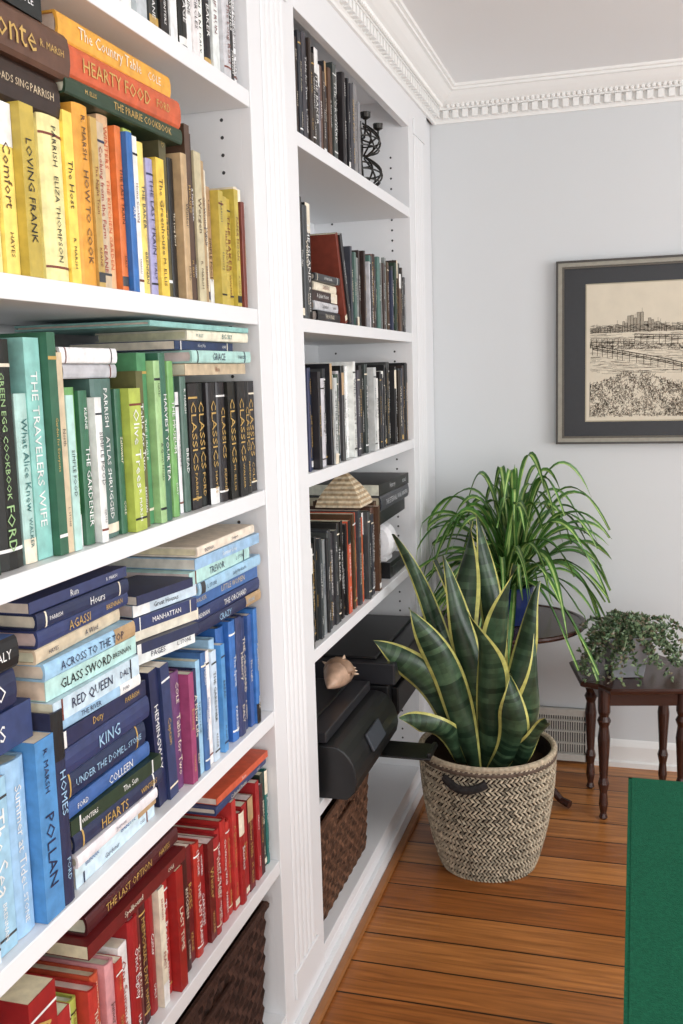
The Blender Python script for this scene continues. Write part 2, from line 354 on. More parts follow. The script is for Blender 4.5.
ST=[(.018,'pblue','Gardener','navy'),(.018,'pblue','BABETTE','mblue'),(.018,'white','Journeys','navy'),(.026,'navy','HEARTS','gold'),(.022,'dgreen','The Sun','white'),(.024,'mblue','COLLEEN','white'),(.038,'navy','UNDER THE DOME','lblue'),(.036,'navy2','KING','lblue'),(.024,'navy','Duty','gold'),(.018,'lblue','THE RIVER','navy'),(.03,'pblue','RED QUEEN','navy'),(.028,'aqua','GLASS SWORD','black'),(.024,'lblue','ACROSS TO THE TOP','navy'),(.02,'sand','A Wind','navy'),(.024,'navy2','AGASSI','gold'),(.022,'navy','Hours','white'),(.016,'navy2','Run','white')]
hstack(b,ye+.010,z,[(t,ru(.225,.25),c,ti,tc,ru(-.002,.008)-.0030*i) for i,(t,c,ti,tc) in enumerate(ST)],-.002)
y=ye+.275
yv=y
y=vrow(b,y,z,[(.03,.225,'navy','HEMINGWAY','white'),(.03,.225,'navy2','Captain','gold')],lean=-.06)
hstack(b,yv-.022,z+.231,[(.022,.17,'white','PAGES','navy',.004),(.018,.16,'navy','',None,.0),(.02,.17,'cream','',None,.01),(.022,.16,'navy2','MANHATTAN','white',.0),(.02,.17,'pblue',None,None,.004),(.016,.15,'navy','',None,.0)],-.002,-.2)
y+=.004
y=vrow(b,y,z,[(.03,.2,'purple'),(.02,.19,'magenta'),(.02,.19,'navy'),(.018,.2,'lblue'),(.02,.21,'mblue'),(.022,.205,'white','Summer','blue'),(.022,.2,'pblue'),(.022,.215,'lblue'),(.018,.2,'bblue')])
y=vrow(b,y,z,[(.034,.225,'blue','UNBROKEN','gold'),(.028,.23,'blue','The Spirit','white'),(.03,.23,'navy2')])
fill(b,y,1.824,z,.215,.233,['navy','navy2','blue','mblue'],.018,.03)
hstack(b,1.49,z+.2365,[(.022,.29,'navy','CRAZY','lblue',0.03),(.024,.32,'navy2',None,None,0),(.026,.31,'mblue','LITTLE WOMEN','sand',.01),(.022,.28,'lblue','Lady Hardcastle','navy',.03),(.024,.27,'aqua','TREVOR','navy',.0),(.02,.28,'lblue','Summer Love','white',.02),(.018,.26,'cream','Strangers','navy',.03)],-.001)
b.obj('blue_book_row',[M_book])
b=MB(); z=ZL[4]
y=vrow(b,.72,z,[(.035,.2,'red'),(.04,.21,'dred'),(.035,.2,'red2'),(.035,.21,'red'),(.035,.2,'mar'),(.035,.21,'red'),(.034,.19,'red2'),(.06,.24,'red','ALBUM','gold'),(.03,.185,'red','CHRISTMAS','gold'),(.018,.17,'cream'),(.02,.17,'ygreen'),(.024,.175,'red2'),(.022,.18,'orange2'),(.024,.185,'pink','Junior','black'),(.02,.175,'red2'),(.026,.185,'white','One Summer','red')])
yr=y-.10
y=vrow(b,y,z,[(.03,.21,'red','Once Eighty','white'),(.03,.205,'dred'),(.028,.205,'mar','MEMORIAL DAY','gold'),(.024,.2,'red','Cutter','white'),(.02,.2,'cream','FEAST','red'),(.024,.205,'red2','The Broker','white'),(.026,.21,'red','LAST TIME','cream'),(.024,.2,'white','Lost Letters','red'),(.022,.21,'mar'),(.024,.21,'dred','ROSES','gold')])
hstack(b,yr,z+.2115,[(.022,.3,'dred','Spellbound',None,0),(.028,.29,'mar','THE LAST OPTION','gold',.02)],-.004,0,True)
fill(b,y,1.785,z,.18,.214,['red','dred','red','red2','mar','red2'],.018,.03)
vrow(b,1.787,z,[(.02,.2,'dgreen'),(.016,.2,'teal')])
hstack(b,1.56,z+.2165,[(.016,.25,'navy2',None,None,0),(.014,.24,'orange2',None,None,.01)],-.004)
b.obj('red_book_row',[M_book])
# ---- RIGHT unit
DK=['black','dgray','black','dbrown','dgray','navy','gray','dgreen','mar','lgray','brown']
b=MB(); z=ZR[0]
fill(b,2.11,2.68,z,.19,.232,['black','dgray','dbrown','black','gray','brown'],.014,.03)
b.obj('dark_book_row',[M_book])
b=MB(); z=ZR[1]
y=vrow(b,2.11,z,[(.03,.25,'dgray'),(.03,.265,'black','The Age','white'),(.03,.25,'dgray'),(.034,.26,'black')])
hstack(b,y+.01,z,[(.026,.2,'black'),(.022,.2,'lgray'),(.024,.19,'dbrown'),(.02,.19,'cream'),(.018,.18,'dgray')],-.005)
vrow(b,y+.235,z,[(.02,.225,'rbrown',''),(.02,.225,'black')],-.005,-.32)
fill(b,y+.30,3.19,z,.17,.215,DK+['gteal','tan','lgray'],.012,.028)
b.obj('dark_book_row',[M_book])
b=MB(); z=ZR[2]
fill(b,2.11,2.5,z,.2,.245,DK+['white','lgray','white'],.012,.03)
fill(b,2.5,2.9,z,.2,.25,['black','dgray','gray','lgray','black','white'],.014,.03)
fill(b,2.9,3.19,z,.22,.25,['black','dgray','tan','dgray','gold','dbrown'],.016,.035)
b.obj('dark_book_row',[M_book])
b=MB(); z=ZR[3]
fill(b,2.11,2.45,z,.23,.255,['dgray','black','gray','dbrown','black'],.012,.026)
fill(b,2.45,2.78,z,.23,.262,['black','orange2','dgray','brown','black','dgray'],.018,.034)
fill(b,2.86,3.18,z,.16,.178,['black','dgray','navy'],.02,.03,-.14)
hstack(b,2.80,z+.18,[(.04,.36,'black','',None,0),(.045,.37,'dgray','THE ETERNAL WAR','lgray',0),(.035,.35,'black','History','lgray',0.01)],-.01,0)
b.obj('dark_book_row',[M_book])
bpy.data.objects.remove(fo)
# ------------------------------------------------------------------ wicker boxes
def wicker(name,x0,x1,y0,y1,z0,z1,col):
    mb=MB(); per=[]; s=.012
    def seg(a,b):
        n=max(2,int((Vector(b)-Vector(a)).length/s)); n+=n%2
        return [(Vector(a).lerp(Vector(b),i/n)) for i in range(n)]
    P=seg((x0,y0),(x1,y0))+seg((x1,y0),(x1,y1))+seg((x1,y1),(x0,y1))+seg((x0,y1),(x0,y0))
    n=len(P); c=Vector(((x0+x1)/2,(y0+y1)/2)); rows=int((z1-z0)/.009)
    vs=[];fs=[];cols=[]
    for j in range(rows+1):
        f=j/rows; k=.93+.07*f
        for i,p in enumerate(P):
            q=c+(p-c)*k; dirv=(q-c).normalized(); o=.0035*(1 if ((i//2)+(j//2))%2 else -1)*(1 if j%2 else .4)
            vs.append((q.x+dirv.x*o,q.y+dirv.y*o,z0+(z1-z0)*f))
    for j in range(rows):
        for i in range(n):
            fs.append((j*n+i,j*n+(i+1)%n,(j+1)*n+(i+1)%n,(j+1)*n+i)); k=ru(.5,1.3)*(1.2 if ((i//2)+(j//2))%2 else .7); cols.append(tuple(v*k for v in lin(col)))
    mb.add(vs,fs,cols)
    mb.box((x0+.012,y0+.012,z0+.004),(x1-.012,y1-.012,z0+.012),lin(col))
    mb.tube([(x0,y0,z1),(x1,y0,z1),(x1,y1,z1),(x0,y1,z1),(x0,y0,z1)],.009,8,lin(col))
    ym=(y0+y1)/2
    mb.tube([(x1-.004,ym-.06,z1-.06),(x1+.008,ym-.05,z1-.045),(x1+.012,ym,z1-.04),(x1+.008,ym+.05,z1-.045),(x1-.004,ym+.06,z1-.06)],.006,8,lin(col))
    return mb.obj(name,[M_wicker])
wicker('wicker_storage_basket',-.3,-.022,1.28,1.79,.101,.37,(66,44,36))
wicker('wicker_storage_basket',-.3,-.022,.76,1.22,.101,.37,(66,44,36))
wicker('wicker_storage_basket',-.3,-.022,2.13,2.62,.101,.36,(92,64,48))
# ------------------------------------------------------------------ woven floor basket + snake plant
cx,cy=.29,2.80
bk=MB(); HB=.355; rb=.132; rt=.194
def rad(z): f=z/HB; return rb+(rt-rb)*(math.sin(f*math.pi/2)**.8 if f>0 else 0)
pf=[(.01,0),(rb-.01,0)]+[(rad(HB*i/20),HB*i/20) for i in range(21)]+[(rt-.012,HB),(rt-.014,HB-.06),(rt-.016,HB-.06)]
bk.lathe(pf,cx,cy,48,lin((44,36,33)),0,cap=False)
rows=30; cols=84
for j in range(rows):
    z=HB*(j+.5)/rows; r=rad(z)+.0015; tl=1 if j%2 else -1
    for i in range(cols):
        a=2*math.pi*(i+.5*(j%2))/cols
        up=Vector((0,0,1)); tn=Vector((-math.sin(a),math.cos(a),0)); no=Vector((math.cos(a),math.sin(a),0))
        w=math.pi*r/cols*.62; h=HB/rows*.5
        c0=Vector((cx,cy,z+ru(-.0005,.0005)))+no*r
        k=ru(.6,1.05)*(1 if R_()<.9 else .5)
        col=tuple(v*k for v in lin((196,183,160)))
        sk=w*1.1*tl
        p=[c0-tn*(w+sk)-up*h,c0+tn*(w-sk)-up*h,c0+tn*(w+sk)+up*h,c0-tn*(w-sk)+up*h]
        q=[c0+(v-c0)*.7+no*.0042 for v in p]
        bk.add(p+q,[(4,5,6,7),(0,1,5,4),(1,2,6,5),(2,3,7,6),(3,0,4,7)],col)
for zz,cc in ((HB+.002,(176,162,140)),(HB-.012,(96,82,72))):
    bk.tube([(cx+(rt-.001)*math.cos(2*math.pi*k/48),cy+(rt-.001)*math.sin(2*math.pi*k/48),zz) for k in range(49)],.009,8,lin(cc))
for a0 in (-1.75,1.35):
    pts=[]
    for t in range(9):
        f=t/8; a=a0+(f-.5)*.62; rr=rt+.004+.014*math.sin(math.pi*f); pts.append((cx+rr*math.cos(a),cy+rr*math.sin(a),HB-.035-.018*math.sin(math.pi*f)))
    bk.tube(pts,.012,8,lin((45,42,42)))
basket_e=bpy.data.objects.new('snake_plant_in_woven_basket',None); bpy.context.scene.collection.objects.link(basket_e)
bk.obj('woven_basket',[M_wicker],parent=basket_e)
s=MB(); s.lathe([(.001,HB-.045),(rt-.017,HB-.05)],cx,cy,40,cap=False); s.obj('soil',[M_soil],parent=basket_e)
def blade(mb,p0,p1,p2,w,side,colf,segs=22,strips=6,fold=.18,taper=.55,twist=0,clamp=None,wav=0):
    p0,p1,p2=map(Vector,(p0,p1,p2)); side=Vector(side).normalized()
    vs=[];fs=[];cols=[]; ph=ru(0,6)
    for i in range(segs+1):
        t=i/segs; p=p0*(1-t)**2+p1*2*t*(1-t)+p2*t*t
        tg=((p1-p0)*(1-t)+(p2-p1)*t).normalized()
        s=side-tg*side.dot(tg); s=s.normalized() if s.length>1e-4 else tg.orthogonal().normalized()
        if twist: s=Quaternion(tg,twist*t)@s
        nn=tg.cross(s)
        p=p+s*(wav*math.sin(t*7+ph)*t)+nn*(wav*math.cos(t*6+ph)*t)
        ww=w*(taper+(1-taper)*math.sin(min(1,t*2.0)*math.pi/2))*(1-max(0,(t-.5)/.5)**2.4)
        ww=max(ww,.0006)
        for j in range(strips+1):
            u=[-1,-.82,-.4,0,.4,.82,1][j] if strips==6 else -1+2*j/strips
            q=p+s*(u*ww/2)+nn*(fold*ww*(u*u-.5))
            if wav: q+=nn*(wav*.8*u*math.sin(t*9+ph))
            if clamp: q=clamp(q)
            vs.append(q)
    for i in range(segs):
        band=R_()
        for j in range(strips):
            a=i*(strips+1)+j; fs.append((a,a+1,a+strips+2,a+strips+1)); cols.append(colf(i/segs,j,strips,band))
    mb.add(vs,fs,cols)
def snakecol(t,j,n,band):
    if j in (0,n-1): k=ru(.85,1.0); return tuple(v*k for v in lin((198,196,112)))
    a=lin((28,50,34));c=lin((78,104,76)); f=(band*.75+ru(0,.25)); f=f*f
    return tuple(a[i]*(1-f)+c[i]*f for i in range(3))
sp=MB(); zb=HB-.06
LV=[
 ((-.04,.0),(.20,2.80,.66),(.035,2.72,.99),.058,(1,-.2,.1),.9),
 ((-.06,-.03),(.18,2.72,.62),(.0,2.63,.70),.095,(.7,-.2,.6),.7),
 ((-.02,.02),(.17,2.86,.70),(.235,2.88,1.01),.09,(1,.3,0),-1.0),
 ((.0,.03),(.34,2.90,.75),(.245,2.90,1.03),.07,(1,-.6,0),1.3),
 ((.03,.0),(.27,2.80,.64),(.38,2.78,.90),.085,(1,.2,0),1.0),
 ((.0,-.04),(.34,2.70,.58),(.27,2.68,.79),.095,(1,.1,0),-.8),
 ((.05,-.02),(.44,2.74,.48),(.445,2.70,.72),.095,(1,.3,0),1.1),
 ((-.03,-.05),(.22,2.68,.60),(.10,2.66,.80),.09,(1,-.1,.2),.9),
 ((.02,-.06),(.42,2.68,.44),(.375,2.66,.62),.085,(1,-.2,0),.8),
 ((.06,.02),(.35,2.84,.58),(.45,2.88,.83),.07,(.8,.7,0),-1.2),
 ((-.07,-.02),(.20,2.68,.50),(.08,2.60,.48),.07,(.5,-.3,.8),.5),
 ((-.03,.05),(.27,2.90,.62),(.12,2.93,.88),.07,(1,.2,0),1.2),
 ((-.01,-.02),(.29,2.74,.60),(.175,2.72,.93),.08,(1,-.4,0),1.0),
 ((.07,-.04),(.44,2.70,.42),(.47,2.66,.50),.065,(1,.2,0),.4),
]
for (dx,dy),c1,tip,w,side,tw in LV:
    blade(sp,(cx+dx,cy+dy,zb),c1,tip,w,side,snakecol,32,6,.3,.5,tw,None,.012)
sp.obj('snake_plant_leaves',[M_leaf],smooth=True,parent=basket_e)
# ------------------------------------------------------------------ round pedestal table
mb=MB(); tx,ty,tz=.285,3.335,.60
mb.lathe([(.001,tz-.022),(.245,tz-.022),(.258,tz-.016),(.265,tz-.008),(.262,tz-.002),(.255,tz),(.248,tz),(.245,tz-.003),(.001,tz-.003)],tx,ty,56,cap=False)
mb.lathe([(.06,tz-.022),(.06,tz-.035),(.025,tz-.045),(.018,tz-.07),(.024,tz-.1),(.018,tz-.13),(.016,.38),(.024,.34),(.034,.28),(.036,.24),(.024,.19),(.032,.17),(.034,.10),(.026,.085),(.015,.07)],tx,ty,28)
for a in (-.55,1.55,3.6):
    pts=[]; 
    for t,(r,zz) in enumerate([(.02,.13),(.07,.135),(.13,.10),(.18,.05),(.22,.022),(.255,.016)]): pts.append((tx+r*math.cos(a),ty+r*math.sin(a),zz))
    mb.tube(pts,[.02,.02,.017,.014,.012,.014],10)
mb.obj('round_pedestal_table',[M_wood],smooth=False)
# spider plant
spe=bpy.data.objects.new('spider_plant_in_blue_pot',None); bpy.context.scene.collection.objects.link(spe)
px_,py_=.30,3.30
mb=MB(); mb.lathe([(.05,tz-.002),(.055,tz),(.07,tz+.06),(.078,tz+.12),(.082,tz+.13),(.076,tz+.13),(.07,tz+.11),(.001,tz+.11)],px_,py_,32,lin((28,44,92))); mb.obj('blue_pot',[M_ceramic],smooth=False,parent=spe)
mb=MB()
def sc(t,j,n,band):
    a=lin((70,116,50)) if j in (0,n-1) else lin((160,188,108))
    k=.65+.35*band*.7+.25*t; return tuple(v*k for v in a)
def clampw(q):
    q=Vector(q); q.y=min(q.y,D-.02); 
    if q.z<tz+.004 and (q.x-tx)**2+(q.y-ty)**2<.275**2: q.z=tz+.004
    if q.y>3.0: q.x=max(q.x,.02)
    return q
for i in range(120):
    a=ru(0,2*math.pi); L=ru(.24,.42); el=ru(.05,1.4) if i%3 else ru(.0,.6); dr=Vector((math.cos(a),math.sin(a),0))
    hr=L*math.cos(el)*.9+.03; up=L*math.sin(el)*1.1+.07
    p0=Vector((px_+ru(-.03,.03),py_+ru(-.03,.03),tz+.11))
    p1=p0+dr*hr*.6+Vector((0,0,up*1.3+.03)); p2=p0+dr*(hr+ru(.03,.09))+Vector((0,0,up*.65-ru(.02,.34)*(1.4-el)))
    p2.x=min(p2.x,.62); p2.y=min(p2.y,D-.03)
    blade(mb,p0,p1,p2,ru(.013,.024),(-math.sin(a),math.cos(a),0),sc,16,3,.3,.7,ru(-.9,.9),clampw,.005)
mb.obj('spider_plant_leaves',[M_leaf],smooth=True,parent=spe)
# ------------------------------------------------------------------ small side table
mb=MB(); sx,sy,sz=.705,3.30,.455; th=math.radians(12)
Mt=Matrix.Translation((sx,sy,0))@Matrix.Rotation(th,4,'Z')
def ring(hw,z,cut):
    pts=[];
    for (ax,ay) in ((-1,-1),(1,-1),(1,1),(-1,1)):
        c1=Vector((ax*hw,ay*(hw-cut)));c2=Vector((ax*(hw-cut),ay*hw))
        p,q=(c1,c2) if (ax,ay) in ((-1,-1),(1,1)) else (c2,c1)
        m=(p+q)/2; inn=m*(.93)
        pts+=[p,p.lerp(inn,.6),inn,q.lerp(inn,.6),q]
    return [Mt@Vector((p.x,p.y,z)) for p in pts]
rings=[ring(.185,sz-.02,.075),ring(.195,sz-.014,.078),ring(.197,sz-.006,.08),ring(.19,sz,.078)]
n=len(rings[0]); vs=[p for r in rings for p in r]; fs=[]
for k in range(3):
    for i in range(n): fs.append((k*n+i,k*n+(i+1)%n,(k+1)*n+(i+1)%n,(k+1)*n+i))
fs+=[tuple(range(n-1,-1,-1)),tuple(range(3*n,4*n))]
mb.add(vs,fs,(1,1,1))
for q in (-1,1):
    mb.box((-.125,q*.12-.009,sz-.075),(.125,q*.12+.009,sz-.02),M=Mt); mb.box((q*.12-.009,-.125,sz-.075),(q*.12+.009,.125,sz-.02),M=Mt)
lp=[(.010,0),(.014,.006),(.010,.02),(.015,.05),(.012,.09),(.018,.12),(.013,.14),(.016,.2),(.020,.27),(.015,.31),(.022,.33),(.015,.345),(.020,.36),(.020,sz-.02)]
for ax in (-1,1):
    for ay in (-1,1): mb.lathe(lp,ax*.122,ay*.122,16,M=Mt)
mb.obj('side_table_with_turned_legs',[M_wood])
# pot + trailing succulent
se=bpy.data.objects.new('trailing_succulent_in_grey_pot',None); bpy.context.scene.collection.objects.link(se)
ox,oy=.672,3.26
mb=MB(); P=Matrix.Translation((ox,oy,sz+.001))@Matrix.Rotation(.25,4,'Z')
def sq(h,z): return [P@Vector(q) for q in ((-h,-h,z),(h,-h,z),(h,h,z),(-h,h,z))]
rr=[sq(.048,0),sq(.068,.135),sq(.062,.135),sq(.060,.12)]
vs=[p for r in rr for p in r]; fs=[(3,2,1,0)]
for k in range(3):
    for i in range(4): fs.append((k*4+i,k*4+(i+1)%4,(k+1)*4+(i+1)%4,(k+1)*4+i))
fs.append((12,13,14,15))
mb.add(vs,fs,lin((140,142,146))); mb.obj('grey_pot',[M_ceramic],.003,parent=se)
mb=MB()
def leaflet(p,d,L,w,col):
    d=Vector(d).normalized(); s=d.orthogonal().normalized(); s=Quaternion(d,ru(0,6.28))@s; n=d.cross(s)
    m=p+d*L*.55
    vs=[p,m+s*w,m+n*w*.7,m-s*w,m-n*w*.7,p+d*L]
    mb.add(vs,[(0,1,2),(0,2,3),(0,3,4),(0,4,1),(5,2,1),(5,3,2),(5,4,3),(5,1,4)],col)
for i in range(92):
    a=ru(0,6.28); r=ru(.02,.13) if i%2 else ru(.12,.23); dr=Vector((math.cos(a),math.sin(a),0)); rise=ru(.01,.07)
    p0=Vector((ox,oy,sz+.125))+dr*.03; 
    drop=ru(-.02,.22) if r>.08 else -.05
    p2=Vector((ox,oy,sz+.135))+dr*r; p2.z=max(sz+.02,sz+.145-drop*(r/.19))
    p1=(p0+p2)/2+Vector((0,0,rise+.03)); p2.y=min(p2.y,D-.03); p2.x=max(p2.x,.535)
    ns=16
    for k in range(ns):
        t=(k+.5)/ns; q=p0*(1-t)**2+p1*2*t*(1-t)+p2*t*t
        for m in range(3):
            dd=Vector((ru(-1,1),ru(-1,1),ru(-.4,1))); g=ru(.6,1.1)
            leaflet(q,dd,ru(.014,.024),ru(.004,.007),tuple(v*g for v in lin(random.choice([(88,112,78),(112,134,98),(68,92,62),(130,150,114),(122,114,94)]))))
mb.obj('succulent_foliage',[M_leaf],parent=se)
# ------------------------------------------------------------------ framed etching
mb=MB(); fx0,fx1,fz0,fz1=.427,1.335,1.177,1.806; yf=D-.004
def fbar(w0,w1,y0,y1,col):
    x0,x1,z0,z1=fx0+w0,fx1-w0,fz0+w0,fz1-w0; q=w1-w0
    mb.box((x0,y0,z0),(x1,y1,z0+q),col);mb.box((x0,y0,z1-q),(x1,y1,z1),col);mb.box((x0,y0,z0+q),(x0+q,y1,z1-q),col);mb.box((x1-q,y0,z0+q),(x1,y1,z1-q),col)
fbar(0,.007,yf-.028,yf,lin((60,56,52)));fbar(.007,.020,yf-.024,yf,lin((150,146,134)));fbar(.020,.027,yf-.018,yf,lin((88,82,72)))
mb.box((fx0+.02,yf-.010,fz0+.02),(fx1-.02,yf-.002,fz1-.02),lin((30,32,37)))
pic=bpy.data.objects.new('framed_city_etching',None); bpy.context.scene.collection.objects.link(pic)
mb.obj('frame_and_mat',[M_frame],parent=pic)
mb=MB(); ax0,ax1,az0,az1=.53,1.232,1.258,1.722; ya=yf-.011
mb.box((ax0-.004,ya-.0005,az0-.004),(ax1+.004,ya+.001,az1+.004),lin((180,172,150)))
mb.box((ax0,ya-.0012,az0),(ax1,ya-.0005,az1),lin((216,207,188)))
def stroke(x0,z0,x1,z1,w=.0009,g=1.0):
    x0,x1=[min(max(v,ax0+.012),ax1-.012) for v in (x0,x1)]; z0,z1=[min(max(v,az0+.012),az1-.012) for v in (z0,z1)]
    d=Vector((x1-x0,z1-z0)); 
    if d.length<1e-5: return
    n_=Vector((-d.y,d.x)).normalized()*w/2; yy=ya-.0016
    k=tuple(v*g for v in lin((98,90,80)))
    mb.add([(x0+n_.x,yy,z0+n_.y),(x0-n_.x,yy,z0-n_.y),(x1-n_.x,yy,z1-n_.y),(x1+n_.x,yy,z1+n_.y)],[(0,1,2,3)],k)
W_=ax1-ax0; hz=az0+.30
x=ax0+.02
while x<ax1-.02:
    f=(x-ax0)/W_; tall=.012+.055*math.exp(-((f-.24)/.07)**2)*ru(.35,1.2)+ru(0,.010); w=ru(.005,.012)
    stroke(x,hz,x,hz+tall,.0012,.8);stroke(x+w,hz,x+w,hz+tall,.0012,.8);stroke(x,hz+tall,x+w,hz+tall,.0012,.8)
    k=x+.002
    while k<x+w: stroke(k,hz,k,hz+tall,.0009); k+=.0024
    if R_()<.25: stroke(x+w/2,hz+tall,x+w/2,hz+tall+.014)
    x+=w+ru(0,.003)
for i in range(700):
    x=ax0+ru(0,1)*W_; z=hz+ru(0,.026); stroke(x,z,x+ru(.004,.02),z+ru(-.003,.003),.001)
for i in range(800):
    x=ax0+ru(0,1)*W_; z=hz-ru(.005,.14); stroke(x,z,x+ru(.01,.05),z+ru(-.002,.002),.0009,1.5)
for i in range(1300):
    f=R_(); x=ax0+f*W_; z=hz-.03-.035*f-ru(0,.022); stroke(x,z,x+ru(-.005,.008),z+ru(.001,.006),.0011,1.1)
def bridge(pts,n,w=.0022):
    for s_ in range(len(pts)-1):
        xa,za=pts[s_]; xb,zb=pts[s_+1]
        for o in (0,.005,.013): stroke(xa,za+o,xb,zb+o,w,.6)
        for i in range(n):
            t=i/n; x=xa+(xb-xa)*t; z=za+(zb-za)*t; stroke(x,z-.02,x,z+.013,.0016,.6)
            stroke(x,z,xa+(xb-xa)*(t+.5/n),za+(zb-za)*(t+.5/n)+.013,.001,.8)
bridge([(ax0+.02,hz-.055),(ax0+.12,hz-.075),(ax0+.26,hz-.105),(ax0+.42,hz-.15),(ax0+.6,hz-.19)],6,.0026)
bridge([(ax0+.16,hz-.02),(ax0+.32,hz-.028),(ax0+.5,hz-.04),(ax0+.66,hz-.058)],8,.002)
bridge([(ax0+.015,hz-.03),(ax0+.16,hz-.038)],8,.0015)
for i in range(8200):
    f=R_(); x=ax0+f*W_; z=az0+.012+ru(0,1)*(.115+.04*math.sin(f*7)**2); l=ru(.003,.010); a=random.choice([.8,1.2,-.9,1.57,0])+ru(-.3,.3)
    dens=math.sin(x*60)*math.sin(z*75+f*5)+.5*math.sin(x*140+z*90)
    if dens<-.45 and R_()<.75: continue
    stroke(x,z,x+l*math.cos(a),z+l*math.sin(a),.0012,ru(.7,1.8))
mb.obj('etching_print',[M_paper],parent=pic)
# ------------------------------------------------------------------ floor vent in baseboard
mb=MB(); vx0,vx1,vz0,vz1=.325,.548,.012,.205; c=lin((205,203,196)); yv=D-.001
mb.box((vx0,yv-.03,vz0),(vx1,yv,vz0+.025),c);mb.box((vx0,yv-.022,vz1-.025),(vx1,yv,vz1),c);mb.box((vx0,yv-.03,vz0),(vx0+.014,yv,vz1),c);mb.box((vx1-.014,yv-.03,vz0),(vx1,yv,vz1),c)
mb.box((vx0,yv-.006,vz0),(vx1,yv,vz1),lin((70,70,68)))
x=vx0+.02
while x<vx1-.016:
    mb.box((x,yv-.024,vz0+.025),(x+.004,yv-.008,vz1-.025),c); x+=.0085
for zz in (.075,.12,.16): mb.box((vx0,yv-.026,zz),(vx1,yv-.012,zz+.004),c)
mb.obj('wall_heating_vent',[M_plastic])
# ------------------------------------------------------------------ green felt table
mb=MB(); gx0,gx1,gy0,gy1,gz=.692,1.55,.9,1.77,.72
mb.box((gx0+.006,gy0+.006,gz-.02),(gx1-.006,gy1-.006,gz),(1,1,1),0)
for lo,hi in (((gx0,gy0,gz-.045),(gx0+.006,gy1,gz-.001)),((gx1-.006,gy0,gz-.045),(gx1,gy1,gz-.001)),((gx0,gy1-.006,gz-.045),(gx1,gy1,gz-.001)),((gx0,gy0,gz-.045),(gx1,gy0+.006,gz-.001))):
    mb.box(lo,hi,(1,1,1),0)
for ax in (gx0+.04,gx1-.04):
    for ay in (gy0+.04,gy1-.04): mb.lathe([(.014,0),(.016,.02),(.019,.4),(.021,gz-.02)],ax,ay,14,mi=1)
mb.box((gx0+.03,gy0+.03,gz-.07),(gx1-.03,gy0+.045,gz-.02),mi=1);mb.box((gx0+.03,gy1-.045,gz-.07),(gx1-.03,gy1-.03,gz-.02),mi=1)
mb.box((gx0+.03,gy0+.03,gz-.07),(gx0+.045,gy1-.03,gz-.02),mi=1);mb.box((gx1-.045,gy0+.03,gz-.07),(gx1-.03,gy1-.03,gz-.02),mi=1)
mb.obj('green_felt_card_table',[M_felt,M_wood])
# ------------------------------------------------------------------ printers and shelf objects
K=lin((22,22,24));K2=lin((38,38,42));K3=lin((10,10,11))
zs=.4505
mb=MB()
x0,x1,y0,y1=-.28,.075,2.14,2.57
def prism(prof,y0,y1,col):
    n=len(prof); vs=[(x,y0,z) for x,z in prof]+[(x,y1,z) for x,z in prof]
    mb.add(vs,[tuple(range(n-1,-1,-1)),tuple(range(n,2*n))]+[(i,(i+1)%n,n+(i+1)%n,n+i) for i in range(n)],col)
pr=[(x0,zs),(x1-.02,zs),(x1+.0,zs+.02)]+[(x1-.055+.06*math.cos(a*math.pi/12),zs+.045+.085*math.sin(a*math.pi/12)) for a in range(0,7)]+[(x0,zs+.13)]
prism(pr,y0,y1,K)
mb.box((x0+.01,y0+.01,zs+.132),(x1-.07,y1-.01,zs+.158),K2)
mb.box((x0+.03,y0+.04,zs+.158),(x1-.12,y1-.05,zs+.166),K)
M5=Matrix.Translation((x1+.0,y0+.2,zs+.09))@Matrix.Rotation(math.radians(-25),4,'Y')
mb.box((-.004,-.06,-.024),(.004,.06,.024),lin((58,62,70)),M=M5)
mb.box((x1-.04,y1-.16,zs+.002),(x1+.125,y1-.05,zs+.008),K3)
mb.box((x1+.113,y1-.15,zs+.002),(x1+.125,y1-.06,zs+.018),K3)
mb.obj('inkjet_printer',[M_plastic],.006)
mb=MB()
x0,x1,y0,y1=-.28,.06,2.62,3.17
mb.box((x0,y0,zs),(x1-.02,y1,zs+.125),K); mb.box((x0,y0,zs+.128),(x1,y1,zs+.19),K2); mb.box((x1-.02,y0+.04,zs+.03),(x1,y1-.04,zs+.11),K3)
mb.box((x0+.05,y0+.03,zs+.19),(x1-.06,y1-.03,zs+.198),K); mb.box((x1-.005,y0+.06,zs+.14),(x1+.003,y0+.2,zs+.17),lin((70,72,76)))
mb.obj('laser_printer',[M_plastic],.006)
# conch shell on printer
mb=MB(); pts=[];rd=[]; zc=zs+.168+.046; xc=-.05
for i in range(100):
    t=i/99; a=t*math.pi*2*5; r=.026*(1-t)**1.1; pts.append((xc+r*math.cos(a),2.44+.10*t,zc+r*math.sin(a)*.85)); rd.append(.020*(1-t)**.85+.0012)
mb.tube(pts,rd,12,lin((150,122,100)))
mb.tube([(xc,2.46,zc),(xc,2.42,zc-.003),(xc,2.38,zc-.008),(xc,2.35,zc-.012)],[.040,.034,.018,.004],12,lin((176,146,124)))
for i in range(0,60,4):
    p=Vector(pts[i]); dr=(p-Vector((xc,p.y,zc))).normalized(); 
    if dr.z<-.5: continue
    mb.tube([p+dr*rd[i]*.7,p+dr*(rd[i]+.010)],[.006,.0008],6,lin((205,180,155)))
mb.obj('conch_shell',[M_shell],smooth=True)
